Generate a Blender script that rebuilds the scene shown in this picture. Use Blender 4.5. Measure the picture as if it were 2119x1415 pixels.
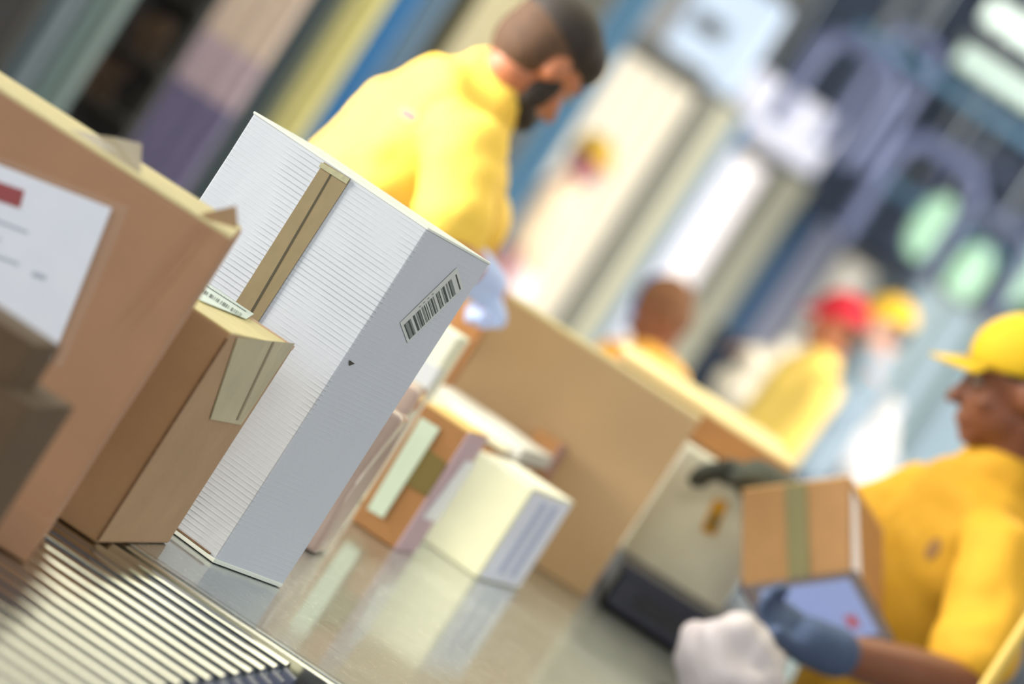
import bpy, bmesh, math, random
from math import sin, cos, atan, atan2, radians, pi, sqrt
from mathutils import Vector, Matrix, Euler, noise
random.seed(11)
for o in list(bpy.data.objects): bpy.data.objects.remove(o)
SC = bpy.context.scene
COL = SC.collection

# ------------------------------------------------------------------ camera
FP, HZ, ROLL, CZ, TZ = 9000.0, 404.0, radians(32.8), 1.56, 0.87
PITCH = atan(HZ / FP)
fwd = Vector((0, cos(PITCH), -sin(PITCH)))
upv = Vector((0, sin(PITCH), cos(PITCH)))
rgt = Vector((1, 0, 0))
cr = rgt * cos(ROLL) + upv * sin(ROLL)
cu = -rgt * sin(ROLL) + upv * cos(ROLL)
cam_d = bpy.data.cameras.new('camera')
cam = bpy.data.objects.new('camera', cam_d); COL.objects.link(cam)
M = Matrix((cr, cu, -fwd)).transposed().to_4x4(); M.translation = Vector((0, 0, CZ))
cam.matrix_world = M
cam_d.sensor_width = 36; cam_d.lens = FP / 2119 * 36
cam_d.clip_start = 0.1; cam_d.clip_end = 300
cam_d.dof.use_dof = True; cam_d.dof.focus_distance = 5.56
cam_d.dof.aperture_fstop = 2.9
SC.camera = cam

# ------------------------------------------------------------------ colour management and world
vs = SC.view_settings
vs.view_transform = 'Standard'; vs.look = 'None'; vs.gamma = 1.0; vs.use_curve_mapping = False
vs.exposure = 0.0
w = bpy.data.worlds.new('daylight'); SC.world = w; w.use_nodes = True
w.node_tree.nodes['Background'].inputs[0].default_value = (0.74, 0.82, 0.98, 1)
w.node_tree.nodes['Background'].inputs[1].default_value = 0.36

def area(name, loc, target, sx, sy, power, col):
    d = bpy.data.lights.new(name, 'AREA'); d.shape = 'RECTANGLE'; d.size = sx; d.size_y = sy
    d.energy = power; d.color = col
    o = bpy.data.objects.new(name, d); COL.objects.link(o); o.location = loc
    o.rotation_euler = (Vector(target) - Vector(loc)).to_track_quat('-Z', 'Y').to_euler()
    return o
# tall daylight opening behind the camera on the left, then added hall fill lights
area('left_side_light', (-4.0, 0.8, 2.4), (-0.3, 6, 1.1), 3.0, 2.6, 80, (0.74, 0.85, 1.0))
area('left_side_light', (-5.0, 6.6, 2.2), (-0.2, 8.2, 1.3), 2.0, 2.4, 520, (1.0, 0.93, 0.80))  # warm light added to brighten the leaning person's shirt; no door stands here
area('hall_fill_light', (-0.6, -1.6, 4.6), (-0.1, 6.0, 0.9), 3.5, 2.0, 210, (1.0, 0.95, 0.78))  # added behind the camera to lift front faces and tops
area('hall_fill_light', (4.4, 3.8, 3.4), (0.3, 7.5, 1.0), 2.0, 2.4, 105, (1.0, 0.98, 0.96))
area('hall_fill_light', (-3.2, 7.4, 2.6), (-1.5, 13.8, 1.1), 2.0, 2.2, 400, (1.0, 0.96, 0.93))  # added to brighten the posts and curtain along the left wall
area('hall_fill_light', (4.6, 15, 4.9), (0.3, 17, 1.0), 3, 8, 980, (1.0, 0.96, 0.86))  # this and the next two added to even out the far background
area('hall_fill_light', (5.6, 24, 4.9), (1.2, 26, 0.8), 5, 14, 2300, (1.0, 0.97, 0.9))
area('hall_fill_light', (8.0, 38, 4.9), (3.0, 40, 0.8), 5, 16, 1800, (0.85, 0.92, 1.0))

# ------------------------------------------------------------------ picture to place
def W(xr, yr, Y):
    """point at depth Y seen at level-frame angles xr, yr (pixels of the levelled view)"""
    r = Vector((xr, FP * cos(PITCH) + yr * sin(PITCH), yr * cos(PITCH) - FP * sin(PITCH)))
    t = Y / r.y
    return Vector((r.x * t, Y, CZ + r.z * t))
def lev(px, py):
    dx, dy = px - 1059.5, py - 707.5
    return dx * cos(ROLL) + dy * sin(ROLL), dx * sin(ROLL) - dy * cos(ROLL)
def at(px, py, Y): return W(*lev(px, py), Y)
def raydir(px, py):
    x, y = lev(px, py)
    return Vector((x, FP * cos(PITCH) + y * sin(PITCH), y * cos(PITCH) - FP * sin(PITCH))).normalized()
def tab(px, py, z=TZ):
    r = raydir(px, py); t = (z - CZ) / r.z
    return Vector((r.x * t, r.y * t, z))
def onplane(px, py, p0, n):
    o = Vector((0, 0, CZ)); r = raydir(px, py)
    return o + r * ((p0 - o).dot(n) / r.dot(n))

# ------------------------------------------------------------------ materials
def lin(c): return tuple((v / 255 / 12.92 if v / 255 <= .04045 else ((v / 255 + .055) / 1.055) ** 2.4) for v in c)
MC = {}
def mat(name, rgb, rough=.6, metal=0., var=.0, vscale=30., bump=0., bscale=200., emit=None, spec=.5, coat=0., alpha=1., wave=None, stretch=None, trans=0.):
    if name in MC: return MC[name]
    m = bpy.data.materials.new(name); m.use_nodes = True; MC[name] = m
    nt = m.node_tree; N = nt.nodes; L = nt.links; b = N['Principled BSDF']
    c = lin(rgb) + (1,)
    b.inputs['Base Color'].default_value = c
    b.inputs['Roughness'].default_value = rough; b.inputs['Metallic'].default_value = metal
    b.inputs['Specular IOR Level'].default_value = spec
    b.inputs['Coat Weight'].default_value = coat; b.inputs['Coat Roughness'].default_value = .12
    b.inputs['Alpha'].default_value = alpha
    b.inputs['Transmission Weight'].default_value = trans
    tc = N.new('ShaderNodeTexCoord')
    if var:
        n = N.new('ShaderNodeTexNoise'); n.inputs['Scale'].default_value = vscale; n.inputs['Detail'].default_value = 5
        if stretch:
            mp = N.new('ShaderNodeMapping'); mp.inputs['Scale'].default_value = stretch
            L.new(tc.outputs['Object'], mp.inputs[0]); L.new(mp.outputs[0], n.inputs['Vector'])
        else: L.new(tc.outputs['Object'], n.inputs['Vector'])
        r = N.new('ShaderNodeValToRGB')
        r.color_ramp.elements[0].position = .3; r.color_ramp.elements[1].position = .7
        r.color_ramp.elements[0].color = tuple(v * (1 - var) for v in c[:3]) + (1,)
        r.color_ramp.elements[1].color = tuple(min(1, v * (1 + var)) for v in c[:3]) + (1,)
        L.new(n.outputs[0], r.inputs[0]); L.new(r.outputs[0], b.inputs['Base Color'])
    if bump:
        n2 = N.new('ShaderNodeTexNoise'); n2.inputs['Scale'].default_value = bscale; n2.inputs['Detail'].default_value = 4
        L.new(tc.outputs['Object'], n2.inputs['Vector'])
        bp = N.new('ShaderNodeBump'); bp.inputs['Strength'].default_value = bump; bp.inputs['Distance'].default_value = .002
        L.new(n2.outputs[0], bp.inputs['Height'])
        if wave:
            wv = N.new('ShaderNodeTexWave'); wv.bands_direction = 'Z'; wv.inputs['Scale'].default_value = wave
            wv.inputs['Distortion'].default_value = .25; wv.inputs['Detail'].default_value = 1; wv.inputs['Detail Scale'].default_value = 6
            L.new(tc.outputs['Object'], wv.inputs['Vector'])
            b2 = N.new('ShaderNodeBump'); b2.inputs['Strength'].default_value = .5; b2.inputs['Distance'].default_value = .0005
            L.new(wv.outputs[0], b2.inputs['Height']); L.new(bp.outputs[0], b2.inputs['Normal']); L.new(b2.outputs[0], b.inputs['Normal'])
        else: L.new(bp.outputs[0], b.inputs['Normal'])
    if emit:
        b.inputs['Emission Color'].default_value = lin(emit[0]) + (1,); b.inputs['Emission Strength'].default_value = emit[1]
    return m
M_card = mat('brown_cardboard', (172, 130, 98), .8, var=.06, vscale=9, bump=.25, bscale=120)
M_card2 = mat('tan_cardboard', (172, 140, 104), .8, var=.07, vscale=12, bump=.25, bscale=140)
M_card3 = mat('yellow_tan_cardboard', (196, 158, 104), .8, var=.04, vscale=8, bump=.2)
M_card4 = mat('orange_brown_cardboard', (156, 110, 62), .75, var=.06, bump=.2)
M_dark = mat('dark_cardboard', (92, 72, 50), .85, var=.1)
M_core = mat('cardboard_cut_edge', (120, 92, 66), .9, var=.25, vscale=300)
M_paper = mat('white_label_paper', (238, 242, 255), .35, var=.02, coat=.3)
M_ink = mat('grey_print', (70, 80, 80), .6)
M_ink2 = mat('pale_print', (176, 184, 204), .6)
M_red = mat('red_sticker', (150, 8, 34), .5)
M_steel = mat('brushed_steel', (150, 152, 150), .3, 1, var=.12, vscale=60)
M_film = mat('clear_film', (230, 225, 215), .12, alpha=.05, bump=.5, bscale=60)

# ------------------------------------------------------------------ object helpers
def tag(o, label=None, cat=None, group=None, kind=None):
    if label: o['label'] = label
    if cat: o['category'] = cat
    if group: o['group'] = group
    if kind: o['kind'] = kind
    return o
def empty(name, loc, label=None, cat=None, group=None, rz=0):
    o = bpy.data.objects.new(name, None); COL.objects.link(o); o.location = loc; o.rotation_euler = (0, 0, rz)
    o.empty_display_size = .05
    return tag(o, label, cat, group)
def obj(name, bm, m, parent=None, smooth=False, bevel=0, loc=None, rot=None):
    me = bpy.data.meshes.new(name)
    bmesh.ops.recalc_face_normals(bm, faces=bm.faces)
    bm.to_mesh(me); bm.free()
    if smooth:
        for p in me.polygons: p.use_smooth = True
    me.materials.append(m)
    o = bpy.data.objects.new(name, me); COL.objects.link(o)
    if parent: o.parent = parent
    if loc is not None: o.location = loc
    if rot is not None: o.rotation_euler = rot
    if bevel:
        b = o.modifiers.new('bevel', 'BEVEL'); b.width = bevel; b.segments = 2; b.limit_method = 'ANGLE'
    return o
def wobj(name, bm, m, parent, **k):
    """mesh given in world coordinates, attached to a parent without moving"""
    o = obj(name, bm, m, None, **k)
    o.parent = parent
    mw = Matrix.LocRotScale(parent.location, parent.rotation_euler, None)
    p = parent.parent
    while p is not None:
        mw = Matrix.LocRotScale(p.location, p.rotation_euler, None) @ mw; p = p.parent
    o.data.transform(mw.inverted())
    return o
def bx(bm, x0, y0, z0, x1, y1, z1, mtx=None):
    v = [bm.verts.new(p) for p in ((x0, y0, z0), (x1, y0, z0), (x1, y1, z0), (x0, y1, z0), (x0, y0, z1), (x1, y0, z1), (x1, y1, z1), (x0, y1, z1))]
    if mtx:
        for q in v: q.co = mtx @ q.co
    for f in ((0, 3, 2, 1), (4, 5, 6, 7), (0, 1, 5, 4), (1, 2, 6, 5), (2, 3, 7, 6), (3, 0, 4, 7)): bm.faces.new([v[i] for i in f])
    return v
def box(*a, mtx=None):
    bm = bmesh.new(); bx(bm, *a, mtx=mtx); return bm
def quad_slab(bm, pts, n, t):
    """thin slab: polygon pts pushed out along n by t"""
    a = [bm.verts.new(p) for p in pts]; b = [bm.verts.new(Vector(p) + n * t) for p in pts]
    bm.faces.new(a[::-1]); bm.faces.new(b)
    k = len(a)
    for i in range(k): bm.faces.new((a[i], a[(i + 1) % k], b[(i + 1) % k], b[i]))
def cyl(bm, p0, p1, r, seg=16, r1=None, cap=True):
    p0, p1 = Vector(p0), Vector(p1); d = (p1 - p0).normalized()
    a = d.orthogonal().normalized(); b = d.cross(a); r1 = r if r1 is None else r1
    A = [bm.verts.new(p0 + (a * cos(2 * pi * i / seg) + b * sin(2 * pi * i / seg)) * r) for i in range(seg)]
    B = [bm.verts.new(p1 + (a * cos(2 * pi * i / seg) + b * sin(2 * pi * i / seg)) * r1) for i in range(seg)]
    for i in range(seg): bm.faces.new((A[i], A[(i + 1) % seg], B[(i + 1) % seg], B[i]))
    if cap: bm.faces.new([bm.verts.new(v.co) for v in A][::-1]); bm.faces.new([bm.verts.new(v.co) for v in B])
def ell(bm, c, rad, axes=None, seg=20, ring=14):
    """ellipsoid; axes = (side, front, up)"""
    ax = axes or (Vector((1, 0, 0)), Vector((0, 1, 0)), Vector((0, 0, 1)))
    mt = Matrix((ax[0] * rad[0], ax[1] * rad[1], ax[2] * rad[2])).transposed().to_4x4(); mt.translation = Vector(c)
    bmesh.ops.create_uvsphere(bm, u_segments=seg, v_segments=ring, radius=1, matrix=mt)
def loft(bm, pts, rad, side=None, seg=16):
    """closed tapered limb through pts; rad = r or (r_side, r_other); domed ends"""
    pts = [Vector(p) for p in pts]; rad = [(r, r) if not isinstance(r, tuple) else r for r in rad]
    P, Rr, T = [], [], []
    n = len(pts)
    tan = []
    for i in range(n):
        t = (pts[min(i + 1, n - 1)] - pts[max(i - 1, 0)]).normalized(); tan.append(t)
    for k in (3, 2, 1):
        a = pi / 2 * k / 4; m_ = min(rad[0]); P.append(pts[0] - tan[0] * m_ * sin(a)); Rr.append((rad[0][0] * cos(a), rad[0][1] * cos(a))); T.append(tan[0])
    for i in range(n): P.append(pts[i]); Rr.append(rad[i]); T.append(tan[i])
    for k in (1, 2, 3):
        a = pi / 2 * k / 4; m_ = min(rad[-1]); P.append(pts[-1] + tan[-1] * m_ * sin(a)); Rr.append((rad[-1][0] * cos(a), rad[-1][1] * cos(a))); T.append(tan[-1])
    s = side or T[0].orthogonal()
    rings = []
    for p, r, t in zip(P, Rr, T):
        a = (s - t * s.dot(t)).normalized(); b = t.cross(a)
        if not side: s = a
        rings.append([bm.verts.new(p + a * cos(2 * pi * i / seg) * r[0] + b * sin(2 * pi * i / seg) * r[1]) for i in range(seg)])
    for A, B in zip(rings, rings[1:]):
        for i in range(seg): bm.faces.new((A[i], A[(i + 1) % seg], B[(i + 1) % seg], B[i]))
    bm.faces.new(rings[0][::-1]); bm.faces.new(rings[-1])
def fuse(name, bm, m, parent, voxel, smooth=4, fold=0, fscale=9):
    """union of the shapes in bm as one continuous skin"""
    o = obj('tmp', bm, m)
    r = o.modifiers.new('r', 'REMESH'); r.mode = 'VOXEL'; r.voxel_size = voxel
    s = o.modifiers.new('s', 'SMOOTH'); s.factor = .5; s.iterations = smooth
    dg = bpy.context.evaluated_depsgraph_get(); dg.update()
    me = bpy.data.meshes.new_from_object(o.evaluated_get(dg))
    bpy.data.objects.remove(o)
    me.name = name
    if fold:
        for v in me.vertices:
            q = v.co * fscale
            k = noise.noise(Vector((q.x * 1.2, q.y * 1.2, q.z * .55))) + .5 * noise.noise(q * 2.1)
            v.co += v.normal * fold * k
    for p in me.polygons: p.use_smooth = True
    me.materials.clear(); me.materials.append(m)
    f = bpy.data.objects.new(name, me); COL.objects.link(f)
    f.parent = parent; me.transform(Matrix.Translation(parent.location).inverted())
    return f
def bmesh_grid_box(sx, sy, sz, n=6, amp=0., seed=0, fs=6):
    """box 0..sx,0..sy,0..sz with subdivided, slightly uneven faces"""
    bm = bmesh.new(); bx(bm, 0, 0, 0, sx, sy, sz)
    bmesh.ops.subdivide_edges(bm, edges=bm.edges, cuts=n, use_grid_fill=True)
    if amp:
        bm.normal_update()
        mv = []
        for v in bm.verts:
            k = noise.noise(v.co * fs + Vector((seed * 3.1, seed, 0)))
            e = 1
            if v.co.z < 1e-5: k = 0
            mv.append((v, v.normal * amp * k * e))
        for v, d in mv: v.co += d
    return bm

class Carton:
    """a box whose near bottom corner stands at p; right side runs along angle ang, left side 90 deg further"""
    def __init__(s, name, p, ang, lr, ll, h, m, label, cat='box', group=None, amp=0., seed=0, bevel=.002, flaps=True):
        s.rz = radians(ang); s.lr, s.ll, s.h = lr, ll, h
        p = Vector(p) + Vector((0, 0, .0008)); s.root = empty(name, p, label, cat, group, s.rz)
        s.ex = Vector((cos(s.rz), sin(s.rz), 0)); s.ey = Vector((-sin(s.rz), cos(s.rz), 0)); s.p = Vector(p)
        s.body = obj('body', bmesh_grid_box(lr, ll, h, 7, amp, seed), m, s.root, bevel=bevel, smooth=False)
    def right(s):   # plane of the right-hand visible side (local y=0), outward normal
        return s.p, -s.ey
    def left(s):    # plane of the left-hand visible side (local x=0)
        return s.p, -s.ex
    def patch(s, name, side, pts, m, t=.0008, off=.0006, par=None):
        p0, n = s.right() if side == 'R' else s.left() if side == 'L' else (s.p + Vector((0, 0, s.h)), Vector((0, 0, 1)))
        q = [onplane(x, y, p0, n) + n * off for x, y in pts]
        bm = bmesh.new(); quad_slab(bm, q, n, t)
        return wobj(name, bm, m, par or s.root)
    def local(s, name, m, *b, par=None, bevel=0):
        return obj(name, box(*b), m, par or s.root, bevel=bevel)

# ------------------------------------------------------------------ hall: floor, walls, ceiling
VX, OFF = 1130.0, 3.0
def wall_d(xr): return FP * OFF / (VX - xr)
def structure(name, bm, m, **k):
    o = obj(name, bm, m, **k); o['kind'] = 'structure'; return o
M_floor = mat('grey_concrete_floor', (120, 122, 124), .45, var=.12, vscale=3, bump=.1)
structure('floor', box(-9, -4, -.1, 14, 75, 0), M_floor)
M_ceil = mat('dark_ceiling', (58, 68, 84), .8, var=.15, vscale=2)
structure('ceiling', box(-9, 3.2, 5.4, 14, 75, 5.5), M_ceil)
M_wall = mat('hall_wall_paint', (150, 150, 150), .8, var=.05)
bm = bmesh.new()
dirw = Vector((VX / FP, 1, 0)); st = Vector((-OFF - .75, 0, 0))
a, b = st + dirw * 9, st + dirw * 70
quad_slab(bm, [a, b, b + Vector((0, 0, 5.4)), a + Vector((0, 0, 5.4))], Vector((-1, 0, 0)), .2)
structure('wall_left', bm, M_wall)
structure('wall_back', box(-6, 70, 0, 14, 70.2, 5.4), mat('back_wall_paint', (84, 98, 118), .8, var=.1))
structure('wall_right', box(9.5, -4, 0, 9.7, 70, 5.4), M_wall)
structure('wall_front', box(1.6, -4.2, 0, 9.7, -4, 5.4), M_wall)

# ------------------------------------------------------------------ roller conveyor and steel table
YAW = radians(-8)
TC = Vector((0, 5.185, 0))
def conv(name, label, cat): return empty(name, TC, label, cat, rz=YAW)
rc = conv('roller_conveyor', 'roller conveyor of closely set shiny steel rollers below the front cartons', 'conveyor')
M_roll = mat('polished_roller_steel', (196, 196, 190), .11, 1, var=.05, vscale=8, stretch=(1, 30, 30))
XL = -.66
for i in range(26):
    y = -.075 - i * .0735
    bm = bmesh.new(); cyl(bm, (XL + .02, y, TZ - .027), (-.005, y, TZ - .027), .027, 40)
    r_ = obj('roller', bm, M_roll, rc, smooth=True)
    for p in r_.data.polygons:
        if len(p.vertices) > 4: p.use_smooth = False
    bm = bmesh.new(); cyl(bm, (-.005, y, TZ - .031), (.012, y, TZ - .031), .024, 20, .02); cyl(bm, (.012, y, TZ - .031), (.03, y, TZ - .031), .008, 12)
    obj('end_cap', bm, mat('blue_grey_plastic', (90, 96, 120), .4), r_)
obj('drive_belt', box(-.012, -.13, TZ - .062, -.002, -.08, TZ - .034), mat('green_belt', (34, 84, 62), .5), rc, bevel=.003)
M_rail = mat('conveyor_side_rail', (120, 126, 128), .4, .8)
obj('side_rail', box(.03, -2.05, TZ - .12, .07, -.02, TZ - .015), M_rail, rc, bevel=.003)
obj('side_rail', box(XL - .04, -2.05, TZ - .12, XL, -.02, TZ - .005), M_rail, rc, bevel=.003)
for x in (XL - .02, .05):
    for y in (-1.95, -.25):
        bm = box(x - .025, y - .025, 0, x + .025, y + .025, TZ - .12); bx(bm, x - .05, y - .05, 0, x + .05, y + .05, .012)
        obj('leg', bm, M_rail, rc)
tb = conv('sorting_table', 'long sheet-steel sorting table with scratched shiny top carrying the parcels', 'table')
M_top = bpy.data.materials.new('scratched_steel_top'); M_top.use_nodes = True
nt = M_top.node_tree; N = nt.nodes; L = nt.links; b_ = N['Principled BSDF']
b_.inputs['Metallic'].default_value = 1; b_.inputs['Base Color'].default_value = lin((180, 186, 188)) + (1,); b_.inputs['Roughness'].default_value = .08
bs = N.new('ShaderNodeBsdfPrincipled'); bs.inputs['Metallic'].default_value = 1
mxs = N.new('ShaderNodeMixShader'); mxs.inputs[0].default_value = .42
L.new(b_.outputs[0], mxs.inputs[1]); L.new(bs.outputs[0], mxs.inputs[2]); L.new(mxs.outputs[0], N['Material Output'].inputs[0])
tc = N.new('ShaderNodeTexCoord')
def nz_(scale, rot, sc, det, dist):
    mp = N.new('ShaderNodeMapping'); mp.inputs['Scale'].default_value = sc; mp.inputs['Rotation'].default_value = (0, 0, rot)
    n1 = N.new('ShaderNodeTexNoise'); n1.inputs['Scale'].default_value = scale; n1.inputs['Detail'].default_value = det; n1.inputs['Distortion'].default_value = dist
    L.new(tc.outputs['Object'], mp.inputs[0]); L.new(mp.outputs[0], n1.inputs['Vector']); return n1
na = nz_(10, .5, (1.2, 9, 1), 9, 2.5); nb_ = nz_(70, -.35, (.35, 2, 1), 6, 1.0)
mr_ = N.new('ShaderNodeMapRange'); mr_.inputs[1].default_value = .35; mr_.inputs[2].default_value = .68; mr_.inputs[3].default_value = .3; mr_.inputs[4].default_value = .52
L.new(na.outputs[0], mr_.inputs[0]); L.new(mr_.outputs[0], bs.inputs['Roughness'])
# fine arcs scratched into the sheet
vo = N.new('ShaderNodeTexVoronoi'); vo.feature = 'DISTANCE_TO_EDGE'; vo.inputs['Scale'].default_value = 9
nd_2 = N.new('ShaderNodeTexNoise'); nd_2.inputs['Scale'].default_value = 6
va = N.new('ShaderNodeVectorMath'); va.operation = 'ADD'
L.new(tc.outputs['Object'], nd_2.inputs['Vector']); L.new(nd_2.outputs['Color'], va.inputs[0]); L.new(tc.outputs['Object'], va.inputs[1]); L.new(va.outputs[0], vo.inputs['Vector'])
rp = N.new('ShaderNodeValToRGB'); rp.color_ramp.elements[0].color = lin((246, 246, 240)) + (1,); rp.color_ramp.elements[1].color = lin((184, 190, 188)) + (1,); rp.color_ramp.elements[1].position = .01
L.new(vo.outputs['Distance'], rp.inputs[0]); L.new(rp.outputs[0], bs.inputs['Base Color'])
bp = N.new('ShaderNodeBump'); bp.inputs['Strength'].default_value = .35; bp.inputs['Distance'].default_value = .0006
L.new(nb_.outputs[0], bp.inputs['Height']); L.new(bp.outputs[0], bs.inputs['Normal'])
XR = .34
obj('table_top', box(XL, .012, TZ - .004, XR, 4.6, TZ - .0001), M_top, tb, bevel=.001)
obj('front_lip', box(XL, -.004, TZ - .05, XR, .012, TZ - .002), mat('steel_lip', (190, 190, 180), .2, 1), tb, bevel=.003)
obj('edge_flange', box(XL, .03, TZ - .0002, XR, .034, TZ + .0003), mat('steel_lip', (190, 190, 180), .2, 1), tb)
for x in (XL + .04, XR - .06):
    for y in (.1, 2.3, 4.5):
        bm = box(x - .02, y - .02, 0, x + .02, y + .02, TZ - .004); bx(bm, x - .04, y - .04, 0, x + .04, y + .04, .01)
        obj('leg', bm, M_rail, tb)
obj('cross_beam', box(XL + .04, 2.28, .5, XR - .06, 2.32, .56), M_rail, tb)

# ------------------------------------------------------------------ foreground parcels
# large brown carton with address pouch
p1 = tab(52, 1165)
A1 = 93
B1 = Carton('cardboard_carton', p1, A1, .25, .34, .412, M_card, 'large brown carton with a white address pouch on the rollers', amp=.003, seed=1, bevel=.005)
c = B1
fl = c.local('bottom_flap', M_card, -.006, -.001, 0, .002, .34, .054, bevel=.002)
# open crumpled top flaps
c.local('top_flap', mat('lit_yellow_flap', (222, 208, 156), .75, var=.05), .0, .002, .4105, .122, .338, .4145, bevel=.001)  # pale yellow puts the overhead light into the flaps' colour
c.local('top_flap', mat('lit_yellow_flap', (222, 208, 156), .75, var=.05), .126, .002, .4105, .25, .338, .4145, bevel=.001)
# dog-eared corner and creases
n_ = -c.ex
cor = c.p + Vector((0, 0, .424))
bm = bmesh.new()
q = [onplane(396, 447, *c.left()), onplane(488, 426, *c.left()), onplane(492, 474, *c.left()), onplane(452, 462, *c.left())]
quad_slab(bm, [v + c.ex * .012 for v in q], n_, .003); wobj('torn_corner', bm, M_card2, c.root)
for a_, b_2 in (((418, 462), (20, 948)), ((438, 470), (52, 960))):
    d = Vector((b_2[0] - a_[0], b_2[1] - a_[1], 0)).normalized(); e = Vector((-d.y, d.x, 0)) * 3
    c.patch('crease', 'L', [(a_[0] + e.x, a_[1] + e.y), (a_[0] - e.x, a_[1] - e.y), (b_2[0] - e.x, b_2[1] - e.y), (b_2[0] + e.x, b_2[1] + e.y)], M_card, t=.0022, off=-.0012)
lab = c.patch('address_label', 'L', [(-260, 240), (232, 430), (108, 746), (-420, 541)], M_paper, t=.0015, off=.004)
c.patch('red_sticker', 'L', [(-190, 311), (52, 394), (42, 430), (-202, 347)], M_red, off=.0058, par=lab)
for k in range(9):
    x0, y0 = 60 - k * 17 - 150, 478 + k * 30 - 58
    ln = [150, 110, 165, 90, 150, 120, 60, 140, 110][k]
    c.patch('text_line', 'L', [(x0, y0), (x0 + ln, y0 + ln * .388), (x0 + ln - 2, y0 + ln * .388 + 6), (x0 - 2, y0 + 6)], M_ink2, off=.0058, t=.0003, par=lab)
c.patch('stamp_mark', 'L', [(70, 560), (98, 571), (93, 580), (66, 570)], M_ink2, off=.0058, t=.0003, par=lab)
c.patch('clear_pouch', 'L', [(-280, 215), (268, 428), (240, 500), (130, 760), (-440, 540)], M_film, off=.0068, t=.0004)
# crumpled clear film lying over its top edge
bm = bmesh.new()
fp = [(60, 232), (130, 262), (200, 280), (236, 284), (293, 297), (291, 364), (250, 352), (190, 318), (120, 283)]
pl0 = c.p + c.ex * .05
pts = [onplane(x, y, pl0, c.ex) + c.ex * random.uniform(-.008, .008) for x, y in fp]
quad_slab(bm, pts, c.ex, .002)
t_ = wobj('film_scrap', bm, mat('wrinkled_tape_film', (196, 186, 168), .3, bump=.8, bscale=40, alpha=.85), c.root)
tag(t_, 'translucent grey scrap of packing film')

# two dark boxes in front at the left
pb = at(88, 800, 4.3); pb.z = TZ
b0 = Carton('small_carton', at(72, 712, 4.12) * 1, 84, .12, .22, .1, M_dark, 'dark brown small carton in blurred foreground at the left edge, upper one')
b0.root.location.z = at(88, 800, 4.3).z; b0.p.z = b0.root.location.z
h0 = at(72, 712, 4.12).z - b0.root.location.z
b0.root.scale = (1, 1, 1)
for v in b0.body.data.vertices: v.co.z *= h0 / .1
b0.root.location.x = at(72, 712, 4.12).x
b0.local('tape', mat('olive_tape', (150, 140, 84), .4), -.001, .09, 0, .122, .13, h0 + .001)
hh = at(88, 800, 4.3).z - TZ
b00 = Carton('small_carton', Vector((at(88, 800, 4.1).x, 4.1, TZ)), 84, .2, .24, hh, M_dark, 'dark brown carton in blurred foreground at the left edge, below the smaller dark one')
b00.local('tape', mat('olive_tape', (150, 140, 84), .4), -.001, .09, .001, .2, .13, hh + .001)

# tan carton with barcode sticker
p2 = tab(198, 1125)
B2 = Carton('cardboard_carton', p2, 81, .36, .27, .292, M_card2, 'tan carton with a barcode sticker on top, between large brown and white cartons', amp=.0008, seed=4, bevel=.003)
c = B2
c.patch('barcode_sticker', 'T', [(424, 590), (522, 655), (506, 665), (404, 624), (404, 606)], mat('pale_sticker', (222, 236, 226), .5), t=.0006, off=.0035)
stk = c.root.children[-1]
q0, q1 = (412, 600), (500, 656)
for k in range(26):
    f = k / 26 + random.uniform(-.008, .008); x = q0[0] + (q1[0] - q0[0]) * f; y = q0[1] + (q1[1] - q0[1]) * f + 1
    ww = random.choice((.7, 1.1, 1.8))
    if k in (5, 12, 18): continue
    c.patch('barcode_bar', 'T', [(x, y), (x + ww, y + ww * .64), (x + ww - 4.5, y + ww * .64 + 6.5), (x - 4.5, y + 6.5)], M_ink, t=.0002, off=.0045, par=stk)
for k in range(30):
    f = k / 30; x = 424 + 82 * f; y = 597 + 53 * f
    c.patch('printed_mark', 'T', [(x, y), (x + 1.5, y + 1), (x + .7, y + 2.6), (x - .6, y + 1.8)], M_ink, t=.0002, off=.0045, par=stk)
c.patch('packing_tape', 'R', [(489, 697), (608, 709), (497, 878), (433, 866)], mat('yellowed_tape', (170, 158, 112), .35, var=.1, vscale=20, bump=.4, bscale=50), off=.0012, t=.0004)
c.patch('tape_fold', 'R', [(562, 705), (566, 706), (490, 868), (486, 867)], mat('dark_tape_fold', (124, 104, 70), .5), off=.0018, t=.0003)
c.local('top_sheet', mat('lit_yellow_top', (224, 210, 150), .6, var=.05, bump=.2), .002, .0, .2915, .345, .268, .2935)  # whole top painted pale yellow, as overhead light shows it
c.local('torn_edge', mat('pinkish_paper', (206, 176, 150), .8, bump=.8, bscale=90), .345, .0, .288, .362, .266, .2945)
c.local('corner_seam', M_core, -.0012, -.0012, .004, .002, .002, .285)

# white corrugated carton
p3 = tab(440, 1165)
M_white = mat('white_corrugated', (198, 204, 214), .7, var=.012, vscale=14, bump=.12, bscale=120, wave=10.2)
# flute ridges are the sheet's own texture: thin broken pressed lines
nt = M_white.node_tree; N = nt.nodes; L = nt.links; pb_ = N['Principled BSDF']
for nd_ in N:
    if nd_.type == 'TEX_WAVE': nd_.inputs['Scale'].default_value = 45
    if nd_.type == 'BUMP' and nd_.inputs['Distance'].default_value < .001: nd_.inputs['Strength'].default_value = .35; nd_.inputs['Distance'].default_value = .0006
sx_n = N.new('ShaderNodeSeparateXYZ'); tcn = [q for q in N if q.type == 'TEX_COORD'][0]; wvn = [q for q in N if q.type == 'TEX_WAVE'][0]
L.new(tcn.outputs['Object'], sx_n.inputs[0])
lt = N.new('ShaderNodeMath'); lt.operation = 'LESS_THAN'; lt.inputs[1].default_value = .006; L.new(sx_n.outputs[0], lt.inputs[0])
mr = N.new('ShaderNodeMapRange'); mr.inputs[3].default_value = .12; L.new(lt.outputs[0], mr.inputs[0])
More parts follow.
